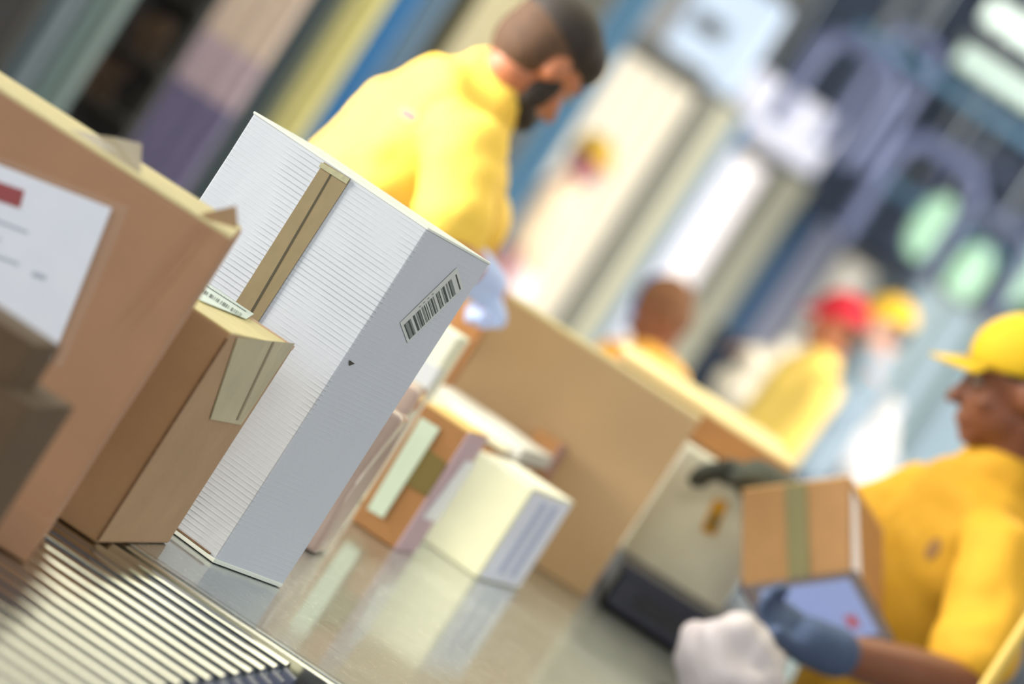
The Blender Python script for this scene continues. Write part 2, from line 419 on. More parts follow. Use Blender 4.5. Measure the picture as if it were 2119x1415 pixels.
nz = N.new('ShaderNodeTexNoise'); nz.inputs['Scale'].default_value = 9; L.new(tcn.outputs['Object'], nz.inputs['Vector'])
nr = N.new('ShaderNodeMapRange'); nr.inputs[1].default_value = .42; nr.inputs[2].default_value = .6; nr.inputs[3].default_value = .15; L.new(nz.outputs[0], nr.inputs[0])
m1 = N.new('ShaderNodeMath'); m1.operation = 'MULTIPLY'; pw = N.new('ShaderNodeMath'); pw.operation = 'POWER'; pw.inputs[1].default_value = 4; L.new(wvn.outputs[0], pw.inputs[0]); L.new(pw.outputs[0], m1.inputs[0]); L.new(mr.outputs[0], m1.inputs[1])
m2 = N.new('ShaderNodeMath'); m2.operation = 'MULTIPLY'; L.new(m1.outputs[0], m2.inputs[0]); L.new(nr.outputs[0], m2.inputs[1])
for q in N:
    if q.type == 'BUMP' and q.inputs['Distance'].default_value < .001:
        L.new(m2.outputs[0], q.inputs['Height']); q.inputs['Strength'].default_value = 1.0; q.inputs['Distance'].default_value = .0008
p3A = 62
B3 = Carton('white_carton', p3, p3A, .186, .312, .505, M_white, 'tall white corrugated carton with brown tape and a barcode on its grey side', amp=.002, seed=7, bevel=.0015)
c = B3
tp = c.patch('brown_tape', 'L', [(672, 336), (727, 371), (480, 752), (430, 720)], mat('brown_packing_tape', (140, 124, 90), .45, var=.03, bump=.5, bscale=25, spec=.4), t=.0006, off=.0016)
y0 = (onplane(500, 640, *c.left()) - c.p).dot(c.ey); y1 = (onplane(552, 640, *c.left()) - c.p).dot(c.ey)
c.patch('seam', 'L', [(690, 352), (693, 354), (468, 744), (464, 741)], mat('seam_shadow_gap', (74, 70, 54), .9), t=.0002, off=.0024, par=tp)
tt = c.patch('tape_end', 'L', [(668, 337), (726, 371), (719, 382), (662, 346)], mat('wrinkled_tape_film2', (176, 174, 140), .15, bump=1, bscale=90, coat=.5), t=.0014, off=.0022, par=tp)
c.local('top_flap', mat('white_top_sheet', (224, 230, 222), .7), -.001, -.0015, .503, .187, .313, .5065, bevel=.001)  # top paler and greenish, overhead light mixed into its colour
c.local('bottom_flap', mat('white_top_sheet', (224, 230, 222), .7), -.003, -.002, .0003, .184, .310, .006, bevel=.001)
c.local('cut_edge', M_core, -.0035, .01, .0065, .002, .30, .0085)
M_grey_lab = mat('clear_barcode_sticker', (176, 182, 180), .5)
bc = [(834, 671), (943, 565), (952, 596), (845, 701)]
P0, n0 = c.right()
Q = [onplane(x, y, P0, n0) for x, y in bc]
def bil(u, v): return (Q[0] * (1 - u) + Q[1] * u) * (1 - v) + (Q[3] * (1 - u) + Q[2] * u) * v
bm = bmesh.new(); quad_slab(bm, [bil(-.04, -.28) + n0 * .0012, bil(1.04, -.28) + n0 * .0012, bil(1.04, 1.12) + n0 * .0012, bil(-.04, 1.12) + n0 * .0012], n0, .0003)
st_ = wobj('barcode_sticker', bm, mat('barcode_sticker_film', (204, 208, 206), .45), c.root)
bars = [(0, .018, 0), (.02, .07, 1), (.075, .1, 0), (.1, .125, 1), (.165, .2, 0), (.22, .24, 1), (.25, .27, 0), (.272, .29, 1), (.29, .303, 0), (.33, .36, 1), (.375, .39, 0), (.41, .42, 0), (.45, .463, 0), (.475, .485, 1), (.5, .525, 0), (.54, .56, 1),
        (.6, .615, 0), (.625, .64, 1), (.65, .665, 0), (.70, .715, 1), (.725, .76, 0), (.79, .815, 1), (.835, .855, 0), (.862, .88, 1), (.885, .9, 1), (.975, .995, 0)]
M_b0 = mat('barcode_black', (66, 76, 76), .6); M_b1 = mat('barcode_grey', (128, 134, 134), .6)
for a_, b2_, g in bars:
    bm = bmesh.new(); quad_slab(bm, [bil(a_, 0) + n0 * .0018, bil(b2_, 0) + n0 * .0018, bil(b2_, 1) + n0 * .0018, bil(a_, 1) + n0 * .0018], n0, .0002)
    wobj('barcode_bar', bm, M_b1 if g else M_b0, st_)
for u in (.30, .38, .46, .54):
    bm = bmesh.new(); quad_slab(bm, [bil(u, -.18) + n0 * .0018, bil(u + .03, -.18) + n0 * .0018, bil(u + .03, -.13) + n0 * .0018, bil(u, -.13) + n0 * .0018], n0, .0002)
    wobj('printed_mark', bm, M_b1, st_)
c.patch('punched_notch', 'R', [(722, 744), (732, 751), (721, 755)], mat('notch_dark', (70, 66, 60), .9), off=.0012)

# ------------------------------------------------------------------ blurred parcels further along the table
def pcl(name, px, ang, lr, ll, h, m, label, **k):
    return Carton(name, tab(*px), ang, lr, ll, h, m, label, **k)
M_poly = mat('pinkish_poly_mailer', (196, 170, 156), .25, var=.12, vscale=9, bump=.8, bscale=20, coat=.5)
pm = pcl('poly_mailer', (650, 1150), 84, .12, .1, .235, M_poly, 'pinkish beige plastic-wrapped parcel directly behind the white carton', cat='parcel', amp=.012, seed=3, bevel=.01)
pm2 = Carton('poly_mailer', Vector((-.078, 6.62, TZ)), 86, .12, .1, .25, M_poly, 'creased beige plastic parcel squeezed behind the pinkish one, before the labelled brown box', cat='parcel', amp=.01, seed=8, bevel=.008)
pl = pm2.local('glint_strip', M_paper, -.004, .01, .05, 0, .022, .2)  # white strip painted as a glint on the plastic
lb = pcl('labelled_carton', (815, 1137), 78, .15, .086, .222, M_card4, 'orange-brown small carton with a pale green label and olive tape band', bevel=.002)
lb.patch('green_label', 'L', [(872, 863), (911, 887), (793, 1072), (760, 1053)], mat('pale_green_label', (196, 212, 190), .5), off=.002)
lb.patch('olive_band', 'L', [(881, 925), (925, 958), (885, 1028), (835, 1000)], mat('olive_tape_band', (112, 98, 50), .4), off=.0012)
lb.patch('address_label', 'R', [(963, 950), (982, 958), (902, 1078), (872, 1070)], M_paper, off=.002)
lb.local('side_panel', mat('pinkish_side', (205, 176, 184), .7), 0, -.001, 0, .149, .001, .221)
lb.local('top_flap', mat('lit_yellow_card', (222, 186, 110), .7), .0, .0, .2205, .15, .086, .224)  # yellow holds the light falling on the brown card's top
cb = pcl('cream_carton', (985, 1196), 72, .25, .135, .176, mat('cream_card', (222, 222, 190), .65, var=.02, bump=.1), 'cream carton with a white striped label on its right side', bevel=.002)
cb.local('side_label', mat('bright_white_label', (232, 238, 255), .4), .012, -.0015, .003, .24, .001, .172)
for z_ in (.35, .62):
    cb.local('blue_stripe', mat('pale_blue_print', (176, 190, 222), .5), .24 * z_, -.0022, .02, .24 * z_ + .03, -.001, .16, par=cb.root.children[-1] if z_ == .35 else cb.root.children[-1])
cb.local('top_lid', mat('lit_cream_lid', (236, 236, 214), .6), 0, 0, .175, .25, .125, .1785)  # lid painted lighter than the sides for light from above
P_m = W(-70, -200, 7.75); xm = W(-95, 0, 7.75).x
bmx = Carton('brown_carton', Vector((W(150, 0, 7.62).x, 7.62, TZ)), 78, .3, .215, .165, M_card4, 'orange-brown carton under a grey padded envelope, behind the cream carton')
env = empty('padded_envelope', Vector((W(140, 0, 7.64).x, 7.64, TZ + .172)), 'grey-white padded envelope lying flat on the orange-brown carton', 'envelope', rz=radians(78))
obj('pouch', bmesh_grid_box(.30, .225, .028, 6, .008, 5, 12), mat('grey_padded_paper', (206, 206, 198), .5, bump=.3, bscale=60), env, bevel=.008)
obj('printed_band', box(.002, -.0, .0, .012, .19, .012), mat('pale_print_band', (206, 200, 170), .5), env, bevel=.002).location = (-.011, .02, .004)
nb = Carton('brown_carton', Vector((W(200, 0, 7.97).x, 7.97, TZ)), 76, .07, .055, .222, M_card4, 'narrow brown carton with a pinkish side, against the big tan carton')
nb.local('side_panel', mat('pinkish_side2', (178, 140, 130), .7), 0, -.0015, 0, .069, .001, .221)
wp = Carton('white_parcel', Vector((W(-97, 0, 7.25).x, 7.25, TZ)), 80, .1, .07, 1.56 - 457 / 9000 * 7.25 - TZ, mat('pale_cream_white', (224, 226, 206), .6), 'narrow pale upright parcel just showing behind the white carton')
wp.local('top_flap', mat('greenish_white_lid', (226, 236, 214), .6), 0, 0, wp.h - .002, .1, .07, wp.h + .002)
wp.local('grey_band', mat('grey_wrap', (200, 204, 206), .5), -.002, -.002, .02, .05, .04, wp.h - .06)
op = Carton('brown_carton', Vector((W(-62, 0, 8.35).x, 8.35, TZ)), 78, .12, .07, 1.56 - 380 / 9000 * 8.35 - TZ, M_card4, 'brown carton mostly hidden left of the big tan carton')
op.local('top_flap', mat('olive_card', (160, 146, 90), .7), 0, 0, op.h - .002, .12, .07, op.h + .002)
# small scraps of tape sticking up from the mailers
# big tan carton
qb = pcl('tan_carton', (1211, 1239), 88, .2, .425, .393, mat('plain_tan_card', (196, 162, 118), .75, var=.03, vscale=5), 'large plain tan carton standing upright in the middle of the table', bevel=.003)
qb.local('top_flap', mat('lit_tan_flap', (206, 190, 140), .7), 0, 0, .392, .098, .425, .396)  # both flaps lightened in colour to look lit from above
qb.local('top_flap', mat('lit_tan_flap', (206, 190, 140), .7), .102, 0, .392, .2, .425, .396)
# dark crate with cream carton and shallow carton on it
vc = empty('plastic_crate', Vector((.405, 8.13, TZ)), 'dark navy plastic crate under the cream carton, right of the big tan carton', 'crate')
M_navy = mat('navy_plastic', (48, 50, 68), .35)
bm = box(0, 0, 0, .27, .55, .012)
for a_ in ((0, 0, 0, .27, .008, .09), (0, .542, 0, .27, .55, .09), (0, 0, 0, .008, .55, .09), (.262, 0, 0, .27, .55, .09), (-.006, -.006, .078, .276, .006, .092), (-.006, .544, .078, .276, .556, .092)): bx(bm, *a_)
obj('tub', bm, M_navy, vc, bevel=.002)
obj('rim', box(.05, -.01, .03, .2, -.002, .06), mat('dark_recess_grip', (30, 32, 44), .5), vc)['label'] = 'recessed grip'
obj('lid', box(-.004, -.004, .088, .274, .554, .094), M_navy, vc, bevel=.002)
sx = Carton('cream_carton', Vector((.615, 8.33, TZ + .0945)), 90, .6, .225, 1.56 - 388 / 9000 * 8.33 - TZ - .0945, mat('greenish_cream_card', (243, 244, 224), .7, var=.03), 'tall greenish-cream carton standing on the dark crate')
sh = Carton('shallow_carton', Vector((W(633, 0, 8.48).x, 8.48, sx.p.z + sx.h + .0045)), 90, .9, .395, .062, M_card4, 'shallow brown carton with a pale top, lying across the tall cream carton', bevel=.002)
sh.local('lid', mat('lit_tan_lid', (224, 204, 146), .7), 0, 0, .061, .9, .395, .067)  # pale tone paints the lit top of the brown card
# yellow tag on cream carton
tg = empty('yellow_tag', at(1478, 1065, 8.318), 'small yellow tag with dark print hanging on the tall cream carton', 'tag')
bm = bmesh.new(); n_y = Vector((0, -1, 0))
quad_slab(bm, [at(x, y, 8.325) for x, y in ((1478, 1032), (1508, 1040), (1480, 1108), (1450, 1098))], n_y, .003); wobj('card', bm, mat('yellow_tag_card', (226, 168, 40), .6), tg)
bm = bmesh.new(); quad_slab(bm, [at(x, y, 8.32) for x, y in ((1476, 1058), (1494, 1064), (1480, 1098), (1461, 1090))], n_y, .001); wobj('print', bm, mat('olive_print', (140, 118, 60), .6), tg)
# white sack in front right
def sack(name, c, rad, m, label, group=None, seed=0, tie=True):
    r = empty(name, Vector((c.x, c.y, c.z - rad[2])), label, 'sack', group)
    bm = bmesh.new(); ell(bm, c, rad, seg=32, ring=24)
    for v in bm.verts:
        d = (v.co - c); k = noise.noise(d * 11 + Vector((seed, 0, 0))) * .34 + noise.noise(d * 30) * .12
        v.co += d * k
        v.co.z = max(v.co.z, c.z - rad[2] * .8)
    for v in bm.verts: v.co -= Vector((0, 0, rad[2] * .2))
    wobj('bag', bm, m, r, smooth=True)
    if tie:
        bm = bmesh.new(); loft(bm, [c + Vector((0, 0, rad[2] * .7)), c + Vector((.0, 0, rad[2] * .85)), c + Vector((.015, 0, rad[2] * 1.05))], [rad[0] * .2, rad[0] * .12, rad[0] * .3])
        wobj('tied_neck', bm, m, r, smooth=True)
    return r
M_sack = mat('white_poly_sack', (190, 182, 184), .5, bump=.5, bscale=18)
sk = sack('white_sack', Vector((.634, 7.49, TZ + .098)), (.105, .09, .094), M_sack, 'crumpled white plastic sack at the right edge of the table below the tablet', tie=False)

# ------------------------------------------------------------------ people
M_skin = mat('tan_skin', (176, 110, 76), .5, var=.05, vscale=20)
M_skin2 = mat('brown_skin', (122, 74, 50), .5, var=.05, vscale=20)
M_hair = mat('dark_hair', (38, 30, 24), .7, var=.3, vscale=80)
M_yel = mat('yellow_shirt_cloth', (240, 196, 60), .8, var=.04, vscale=12, bump=.2)
M_cap = mat('yellow_cap_cloth', (202, 166, 12), .8, var=.04)
M_navyc = mat('navy_trousers', (40, 46, 66), .85, var=.1)
M_shoe = mat('black_leather', (26, 26, 28), .5)
M_glove = mat('grey_knit_glove', (84, 88, 80), .85, var=.1, vscale=90)
M_glove2 = mat('blue_grey_glove', (66, 82, 112), .8, var=.1, vscale=90)
M_eye = mat('eye_white', (150, 140, 130), .3); M_iris = mat('dark_iris', (40, 26, 18), .2)

def frame(f, upref):
    f = f.normalized(); s = f.cross(upref).normalized(); u = s.cross(f).normalized()
    return s, f, u    # side = person's right
def hand_shapes(bm, wrist, d, palm_n, curl=.5, sc=1., side=1, fat=1.):
    """palm, four fingers and thumb; d = direction of the hand, palm_n = outward from the palm, side=+1: thumb on +side"""
    d = d.normalized(); n = (palm_n - d * palm_n.dot(d)).normalized(); s = d.cross(n).normalized() * side
    pc = wrist + d * .05 * sc
    loft(bm, [wrist, wrist + d * .03 * sc, wrist + d * .09 * sc], [(.027 * sc * fat, .020 * sc * fat), (.038 * sc * fat, .017 * sc * fat), (.041 * sc * fat, .015 * sc * fat)], side=s, seg=14)
    for k, (o_, ln, r) in enumerate(((.031, .072, .0088), (.0105, .08, .0092), (-.0105, .074, .0088), (-.030, .058, .0078))):
        b0_ = wrist + d * .088 * sc + s * o_ * sc
        pts = [b0_]; a = 0.15 + .1 * k * curl; q = b0_
        for j, fr in enumerate((.45, .3, .25)):
            a += curl * (.55 + .15 * j + .05 * k)
            q = q + (d * cos(a) + n * sin(a)) * ln * fr * sc; pts.append(q)
        loft(bm, pts, [r * sc * fat * f_ for f_ in (1.05, 1.0, .92, .8)], seg=10)
    tb_ = wrist + d * .028 * sc + s * .03 * sc
    loft(bm, [tb_, tb_ + (d * .6 + s * .7 + n * .3) * .034 * sc, tb_ + (d * 1.35 + s * .95 + n * .75) * .038 * sc], [.0125 * sc * fat, .0105 * sc * fat, .009 * sc * fat], seg=10)
def person(label, head, hf, hu, neck, chest, belly, hip, sh, el, wr, feet, side, m_skin=M_skin, m_shirt=M_yel, m_leg=M_navyc, vox=.008, hands=None, hair=M_hair, beard=False, cap=None, gloves=None, hairlen=1., sc=1., detail=True, folds=.008, capcol=None, sleeve=.75, arm=1., hfat=1.22, hsc=1., fade=None):
    """sh/el/wr/feet: (right, left) points. side = direction to the person's right (torso)"""
    root = empty('person', Vector((hip.x, hip.y, 0)), label, 'person')
    s, f, u = frame(hf, hu)
    H = head; k = sc
    bm = bmesh.new()
    # head
    ell(bm, H + u * .022 * k - f * .01 * k, (.076 * k, .097 * k, .095 * k), (s, f, u))
    ell(bm, H - u * .045 * k + f * .022 * k, (.06 * k, .07 * k, .066 * k), (s, f, u))
    ell(bm, H - u * .098 * k + f * .066 * k, (.026 * k, .022 * k, .018 * k), (s, f, u))
    ell(bm, H + u * .022 * k + f * .076 * k, (.052 * k, .014 * k, .012 * k), (s, f, u))
    loft(bm, [H + f * .084 * k + u * .004 * k, H + f * .1 * k - u * .022 * k, H + f * .112 * k - u * .036 * k], [.009 * k, .012 * k, .013 * k])
    ell(bm, H + f * .09 * k - u * .066 * k, (.025 * k, .01 * k, .006 * k), (s, f, u)); ell(bm, H + f * .087 * k - u * .078 * k, (.022 * k, .01 * k, .007 * k), (s, f, u))
    for q in (1, -1):
        ell(bm, H + s * q * .076 * k - f * .012 * k - u * .008 * k, (.012 * k, .02 * k, .032 * k), (s, f, u), 12, 8)
        ell(bm, H + s * q * .04 * k + f * .06 * k - u * .03 * k, (.022 * k, .02 * k, .02 * k), (s, f, u), 12, 8)
    loft(bm, [H - u * .06 * k - f * .02 * k, neck + Vector((0, 0, .01)), neck - Vector((0, 0, .05))], [.056 * k, .056 * k, .06 * k])
    # torso under the clothes
    tor = [(neck - (neck - chest) * .3, .08, .06), (neck * .35 + chest * .65, .13, .09), (chest, .15, .105), (chest * .5 + belly * .5, .14, .10), (belly, .145, .11), (hip, .15, .11)]
    loft(bm, [t[0] for t in tor], [(t[1] * k, t[2] * k) for t in tor], side=side, seg=24)
    ar = []
    for i in (0, 1):
        mid = sh[i] * .5 + el[i] * .5; m2 = el[i] * .6 + wr[i] * .4
        loft(bm, [sh[i], mid, el[i]], [.045 * k * arm, .05 * k * arm, .041 * k * arm])
        loft(bm, [el[i], m2, wr[i]], [.041 * k * arm, .043 * k * arm, .028 * k * arm])
        hd = (wr[i] - el[i]).normalized() if not hands else hands[i][0]
        pn = Vector((0, 0, -1)) if not hands else hands[i][1]
        cu_ = .5 if not hands else hands[i][2]
        hand_shapes(bm, wr[i], hd, pn, cu_, k * hsc, 1 if i == 0 else -1)
        ft = feet[i]; hp = hip + side * (.085 if i == 0 else -.085) * k - Vector((0, 0, .05)); fr_ = -side.cross(Vector((0, 0, -1)))
        kn = (hp + ft) * .5 + side.cross(Vector((0, 0, 1))) * -.02; kn.z = (hp.z + ft.z) * .5
        loft(bm, [hp, hp * .5 + kn * .5, kn, kn * .55 + ft * .45, ft + Vector((0, 0, .08))], [.08 * k, .072 * k, .052 * k, .052 * k, .036 * k])
        ar.append((hp, kn, ft))
    body = fuse('body', bm, m_skin, root, vox, 3)
    # eyes
    if detail:
        for q in (1, -1):
            bm = bmesh.new(); ell(bm, H + s * q * .03 * k + f * .079 * k + u * .003 * k, (.013 * k, .011 * k, .009 * k), (s, f, u), 14, 10)
            e = wobj('eye', bm, M_eye, root, smooth=True)
            bm = bmesh.new(); ell(bm, H + s * q * .03 * k + f * .0875 * k + u * .003 * k, (.0055 * k, .004 * k, .0055 * k), (s, f, u), 10, 8)
            wobj('iris', bm, M_iris, e, smooth=True)
            bm = bmesh.new(); loft(bm, [H + s * q * .014 * k + f * .089 * k + u * .025 * k, H + s * q * .032 * k + f * .087 * k + u * .031 * k, H + s * q * .05 * k + f * .074 * k + u * .025 * k], [.004, .005, .003], seg=8)
            wobj('eyebrow', bm, hair, root, smooth=True)
    # hair
    bm = bmesh.new()
    if fade:
        b3 = bmesh.new()
        ell(b3, H + u * .03 * k - f * .02 * k, (.0795 * k, .096 * k, .09 * k), (s, f, u), 24, 18)
        ell(b3, H + u * .0 * k - f * .045 * k, (.075 * k, .066 * k, .08 * k), (s, f, u), 20, 14)
        fuse('cropped_hair', b3, fade, root, vox, 2)
        ell(bm, H + u * .05 * k - f * .018 * k, (.082 * k, .1 * k, .08 * k), (s, f, u), 24, 18)
    else:
        ell(bm, H + u * .04 * k - f * .018 * k, (.082 * k, .098 * k, .088 * k), (s, f, u), 24, 18)
        ell(bm, H + u * .0 * k - f * .045 * k, (.077 * k, .068 * k, .085 * k), (s, f, u), 20, 14)
    if hairlen > 1: ell(bm, H + u * .062 * k + f * .028 * k, (.072 * k, .07 * k, .058 * k), (s, f, u), 20, 14)
    fuse('hair', bm, hair, root, vox, 2)
    if beard:
        bm = bmesh.new()
        ell(bm, H - u * .085 * k + f * .045 * k, (.056 * k, .058 * k, .036 * k), (s, f, u), 20, 14)
        for q in (1, -1): ell(bm, H + s * q * .055 * k - u * .04 * k + f * .02 * k, (.016 * k, .03 * k, .055 * k), (s, f, u), 14, 10)
        ell(bm, H - u * .056 * k + f * .092 * k, (.028 * k, .008 * k, .006 * k), (s, f, u), 12, 8)
        b_o = fuse('beard', bm, hair, root, vox, 2)
    if cap:
        c_ = cap
        bm = bmesh.new()
        mt = [H + u * .05 * k - f * .012 * k]
        ell(bm, mt[0], (.088 * k, .107 * k, .088 * k), (s, f, u), 28, 20)
        geo = bm.verts[:] + bm.edges[:] + bm.faces[:]
        bmesh.ops.bisect_plane(bm, geom=geo, plane_co=H + u * .028 * k, plane_no=(-u + f * .0), clear_outer=True)
        bmesh.ops.contextual_create(bm, geom=[e for e in bm.edges if e.is_boundary])
        co = wobj('cap', bm, c_, root, smooth=True)
        bm = bmesh.new(); rows = []
        for a in range(-8, 9):
            t = a / 8
            inner = H + u * .034 * k + f * (.094 - .03 * t * t) * k + s * .078 * t * k
            outer = H + u * (.03 - .012 * t * t) * k + f * (.165 - .07 * t * t) * k + s * .08 * t * k
            rows.append([bm.verts.new(v) for v in (inner, outer, outer + u * .004, inner + u * .006)])
        for A, B in zip(rows, rows[1:]):
            for j in range(4): bm.faces.new((A[j], A[(j + 1) % 4], B[(j + 1) % 4], B[j]))
        bm.faces.new(rows[0]); bm.faces.new(rows[-1][::-1])
        wobj('visor', bm, c_, co, smooth=True)
        bm = bmesh.new(); ell(bm, H + u * .138 * k - f * .012 * k, (.007, .007, .004), (s, f, u), 10, 6); wobj('button', bm, c_, co, smooth=True)
    # shirt
    g = 1.13
    bm = bmesh.new()
    hem = belly * .25 + hip * .75
    tor = [(neck - (neck - chest) * .08, .088, .082), (neck - (neck - chest) * .28, .145, .105), (neck * .35 + chest * .65, .175, .115), (chest, .185, .132), (chest * .5 + belly * .5, .172, .13), (belly, .17, .132), (hem, .172, .132)]
    loft(bm, [t[0] for t in tor], [(t[1] * k, t[2] * k) for t in tor], side=side, seg=28)
    for i in (0, 1):
        loft(bm, [sh[i] * .85 + chest * .15, sh[i], sh[i] * .5 + el[i] * .5, sh[i] * (1 - sleeve) + el[i] * sleeve], [.07 * k * arm, .07 * k * arm, .07 * k * arm, .074 * k * arm])
    loft(bm, [neck + Vector((0, 0, -.045)), neck + Vector((0, 0, .004))], [.078 * k, .064 * k])
    st2 = fuse('shirt', bm, m_shirt, root, vox, 3, folds)
    bm = bmesh.new()
    ring = []
    c0 = neck + Vector((0, 0, -.002))
    for i in range(24):
        a = 2 * pi * i / 24; rr = .066 * k; q = c0 + Vector((cos(a) * rr, sin(a) * rr, 0)); ring.append(q)
    loft(bm, ring + [ring[0]], [.011 * k] * 25, seg=8); wobj('collar', bm, m_shirt, st2, smooth=True)
    # trousers and shoes
    bm = bmesh.new()
    loft(bm, [belly * .3 + hip * .7, hip, hip - Vector((0, 0, .08))], [(.155 * k, .118 * k), (.165 * k, .122 * k), (.15 * k, .115 * k)], side=side, seg=24)
    for hp, kn, ft in ar:
        loft(bm, [hp, hp * .5 + kn * .5, kn, kn * .5 + ft * .5, ft + Vector((0, 0, .07))], [.095 * k, .085 * k, .068 * k, .066 * k, .062 * k])
    fuse('trousers', bm, m_leg, root, max(vox, .01), 3, .005)
    fr_ = Vector((0, 0, 1)).cross(side)
    for hp, kn, ft in ar:
        bm = bmesh.new()
        loft(bm, [ft + Vector((0, 0, .045)) - fr_ * .05, ft + Vector((0, 0, .045)) + fr_ * .04, ft + Vector((0, 0, .035)) + fr_ * .16], [(.04, .045), (.044, .045), (.038, .032)], side=side, seg=14)
        for v in bm.verts: v.co.z = max(v.co.z, .001)
        wobj('shoe', bm, M_shoe, root, smooth=True)
    if gloves:
        for i in (0, 1):
            if gloves[i] is None: continue
            bm = bmesh.new()
            hd = (wr[i] - el[i]).normalized() if not hands else hands[i][0]
            pn = Vector((0, 0, -1)) if not hands else hands[i][1]
            cu_ = .5 if not hands else hands[i][2]
            hand_shapes(bm, wr[i], hd, pn, cu_, k * hsc, 1 if i == 0 else -1, fat=hfat)
            loft(bm, [wr[i] - (wr[i] - el[i]).normalized() * .05, wr[i] + hd * .02], [.044 * k, .042 * k])
            fuse('glove', bm, gloves[i], root, min(vox, .0045), 1)
    return root

# man bending over the parcels at the left (faces right, away from us)
YA = 8.0
sideA = Vector((.28, -.96, 0)).normalized()
pam = person('bearded person in a yellow polo shirt, bareheaded, leaning over the table behind the white carton',
       W(-264, 524, 8.0), Vector((.72, .52, -.44)), Vector((0, 0, 1)),
       W(-325, 415, 8.0), W(-392, 250, 8.0), W(-445, 20, 8.02), W(-500, -270, 8.05),
       (W(-300, 300, 7.82), W(-318, 310, 8.2)), (W(-215, 85, 7.72), W(-150, 100, 8.6)), (W(-132, 84, 7.86), W(-30, 10, 8.75)),
       (Vector((-.53, 7.92, 0)), Vector((-.56, 8.2, 0))), sideA, vox=.008, beard=True, gloves=(mat('pale_blue_glove', (176, 196, 240), .7), mat('pale_blue_glove', (176, 196, 240), .7)),
       hands=((Vector((.75, .5, -.55)), Vector((-.3, .2, -1)), 1.5), (Vector((.8, .2, -.5)), Vector((0, -.2, -1)), .4)), hairlen=2, arm=1.05, sleeve=.68, folds=.014, fade=mat('faded_brown_hair', (84, 60, 42), .8, var=.2, vscale=90), m_shirt=mat('lit_tone_yellow_cloth', (244, 204, 84), .8, var=.03, vscale=10, bump=.2))  # shirt colour raised paler to carry the strong light from the left

# man with cap and tablet at the right (faces left)
sideB = Vector((-.3, .95, 0)).normalized()   # his right is away from us
pbm = person('person in yellow cap and yellow polo shirt holding a tablet in gloved hands',
       W(930, 484, 8.3), Vector((-.90, -.10, -.36)), Vector((0, 0, 1)),
       W(990, 318, 8.33), W(1000, 130, 8.35), W(1010, -90, 8.37), W(1040, -380, 8.4),
       (W(905, 190, 8.5), W(1085, 190, 8.12)), (W(800, 20, 8.42), W(1176, -95, 7.95)), (W(606, 36, 8.22), W(868, -190, 7.72)),
       (Vector((1.0, 8.55, 0)), Vector((1.02, 8.27, 0))), sideB, m_skin=M_skin2, m_shirt=mat('golden_shirt_cloth', (212, 160, 34), .8, var=.04, bump=.2), vox=.008, cap=M_cap,
       gloves=(M_glove, M_glove2), hands=((Vector((-1, -.02, -.22)), Vector((.0, -.35, -1)), .35), (Vector((-1, .03, .04)), Vector((0, -.55, .8)), .6)), folds=.014, arm=1.08, sc=1.07, hfat=1.5, hsc=.86)
# small blurred emblems on back and chest
from mathutils.bvhtree import BVHTree
def emblem(root, px, py, name, m, rw, rh):
    sh_ = [q for q in root.children if q.name.startswith('shirt')][0]
    T_ = Matrix.Translation(root.location)
    me = sh_.data; tr = BVHTree.FromPolygons([T_ @ v.co for v in me.vertices], [tuple(p.vertices) for p in me.polygons])
    hit = tr.ray_cast(Vector((0, 0, CZ)), raydir(px, py))
    if hit[0] is None: return
    n = hit[1].normalized()
    if n.y > 0: n = -n
    a = n.cross(Vector((0, 0, 1))).normalized(); b = a.cross(n)
    bm = bmesh.new(); quad_slab(bm, [hit[0] - n * .004 + a * rw * cos(t) + b * rh * sin(t) for t in [2 * pi * i / 16 for i in range(16)]], n, .006)
    e = obj(name, bm, m); e.data.transform(T_.inverted()); e.parent = sh_
emblem(pam, 845, 238, 'back_emblem', mat('faint_lilac_print', (150, 112, 112), .7), .022, .012)
emblem(pbm, 1932, 1136, 'chest_emblem', mat('brown_print', (150, 110, 60), .7), .016, .022)

# tablet in his near hand
tbt = empty('tablet', W(840, -130, 7.72), 'dark-framed tablet with bluish screen held in a gloved hand', 'tablet')
tp_ = [W(672, -165, 7.82), W(855, -8, 7.98), W(1002, -88, 7.90), W(850, -245, 7.70)]
tp_[3] = tp_[0] + (tp_[2] - tp_[1])
nT = (tp_[1] - tp_[0]).cross(tp_[3] - tp_[0]).normalized()
if nT.y > 0: nT = -nT
bm = bmesh.new(); quad_slab(bm, tp_, -nT, .009); wobj('housing', bm, mat('dark_maroon_frame', (56, 40, 50), .4), tbt, bevel=.003)
ce = sum(tp_, Vector()) / 4
sp_ = [ce + (q - ce) * .78 for q in tp_]
bm = bmesh.new(); quad_slab(bm, [q + nT * .0005 for q in sp_], nT, .0006)
scn = wobj('screen', bm, mat('lit_screen', (84, 100, 150), .3, emit=((110, 135, 205), .16)), tbt)
def tuv(u, v): return sp_[0] + (sp_[1] - sp_[0]) * u + (sp_[3] - sp_[0]) * v
bm = bmesh.new(); quad_slab(bm, [tuv(.72, .62) + nT * .0013, tuv(.85, .62) + nT * .0013, tuv(.85, .84) + nT * .0013, tuv(.72, .84) + nT * .0013], nT, .0003)
wobj('red_icon', bm, mat('dark_red_icon', (120, 30, 70), .4), scn)
for k in range(5):
    v_ = .12 + k * .13
    bm = bmesh.new(); quad_slab(bm, [tuv(.3, v_) + nT * .0013, tuv(.62, v_) + nT * .0013, tuv(.62, v_ + .03) + nT * .0013, tuv(.3, v_ + .03) + nT * .0013], nT, .0002)
    wobj('screen_line', bm, mat('screen_line_blue', (100, 118, 180), .4), scn)
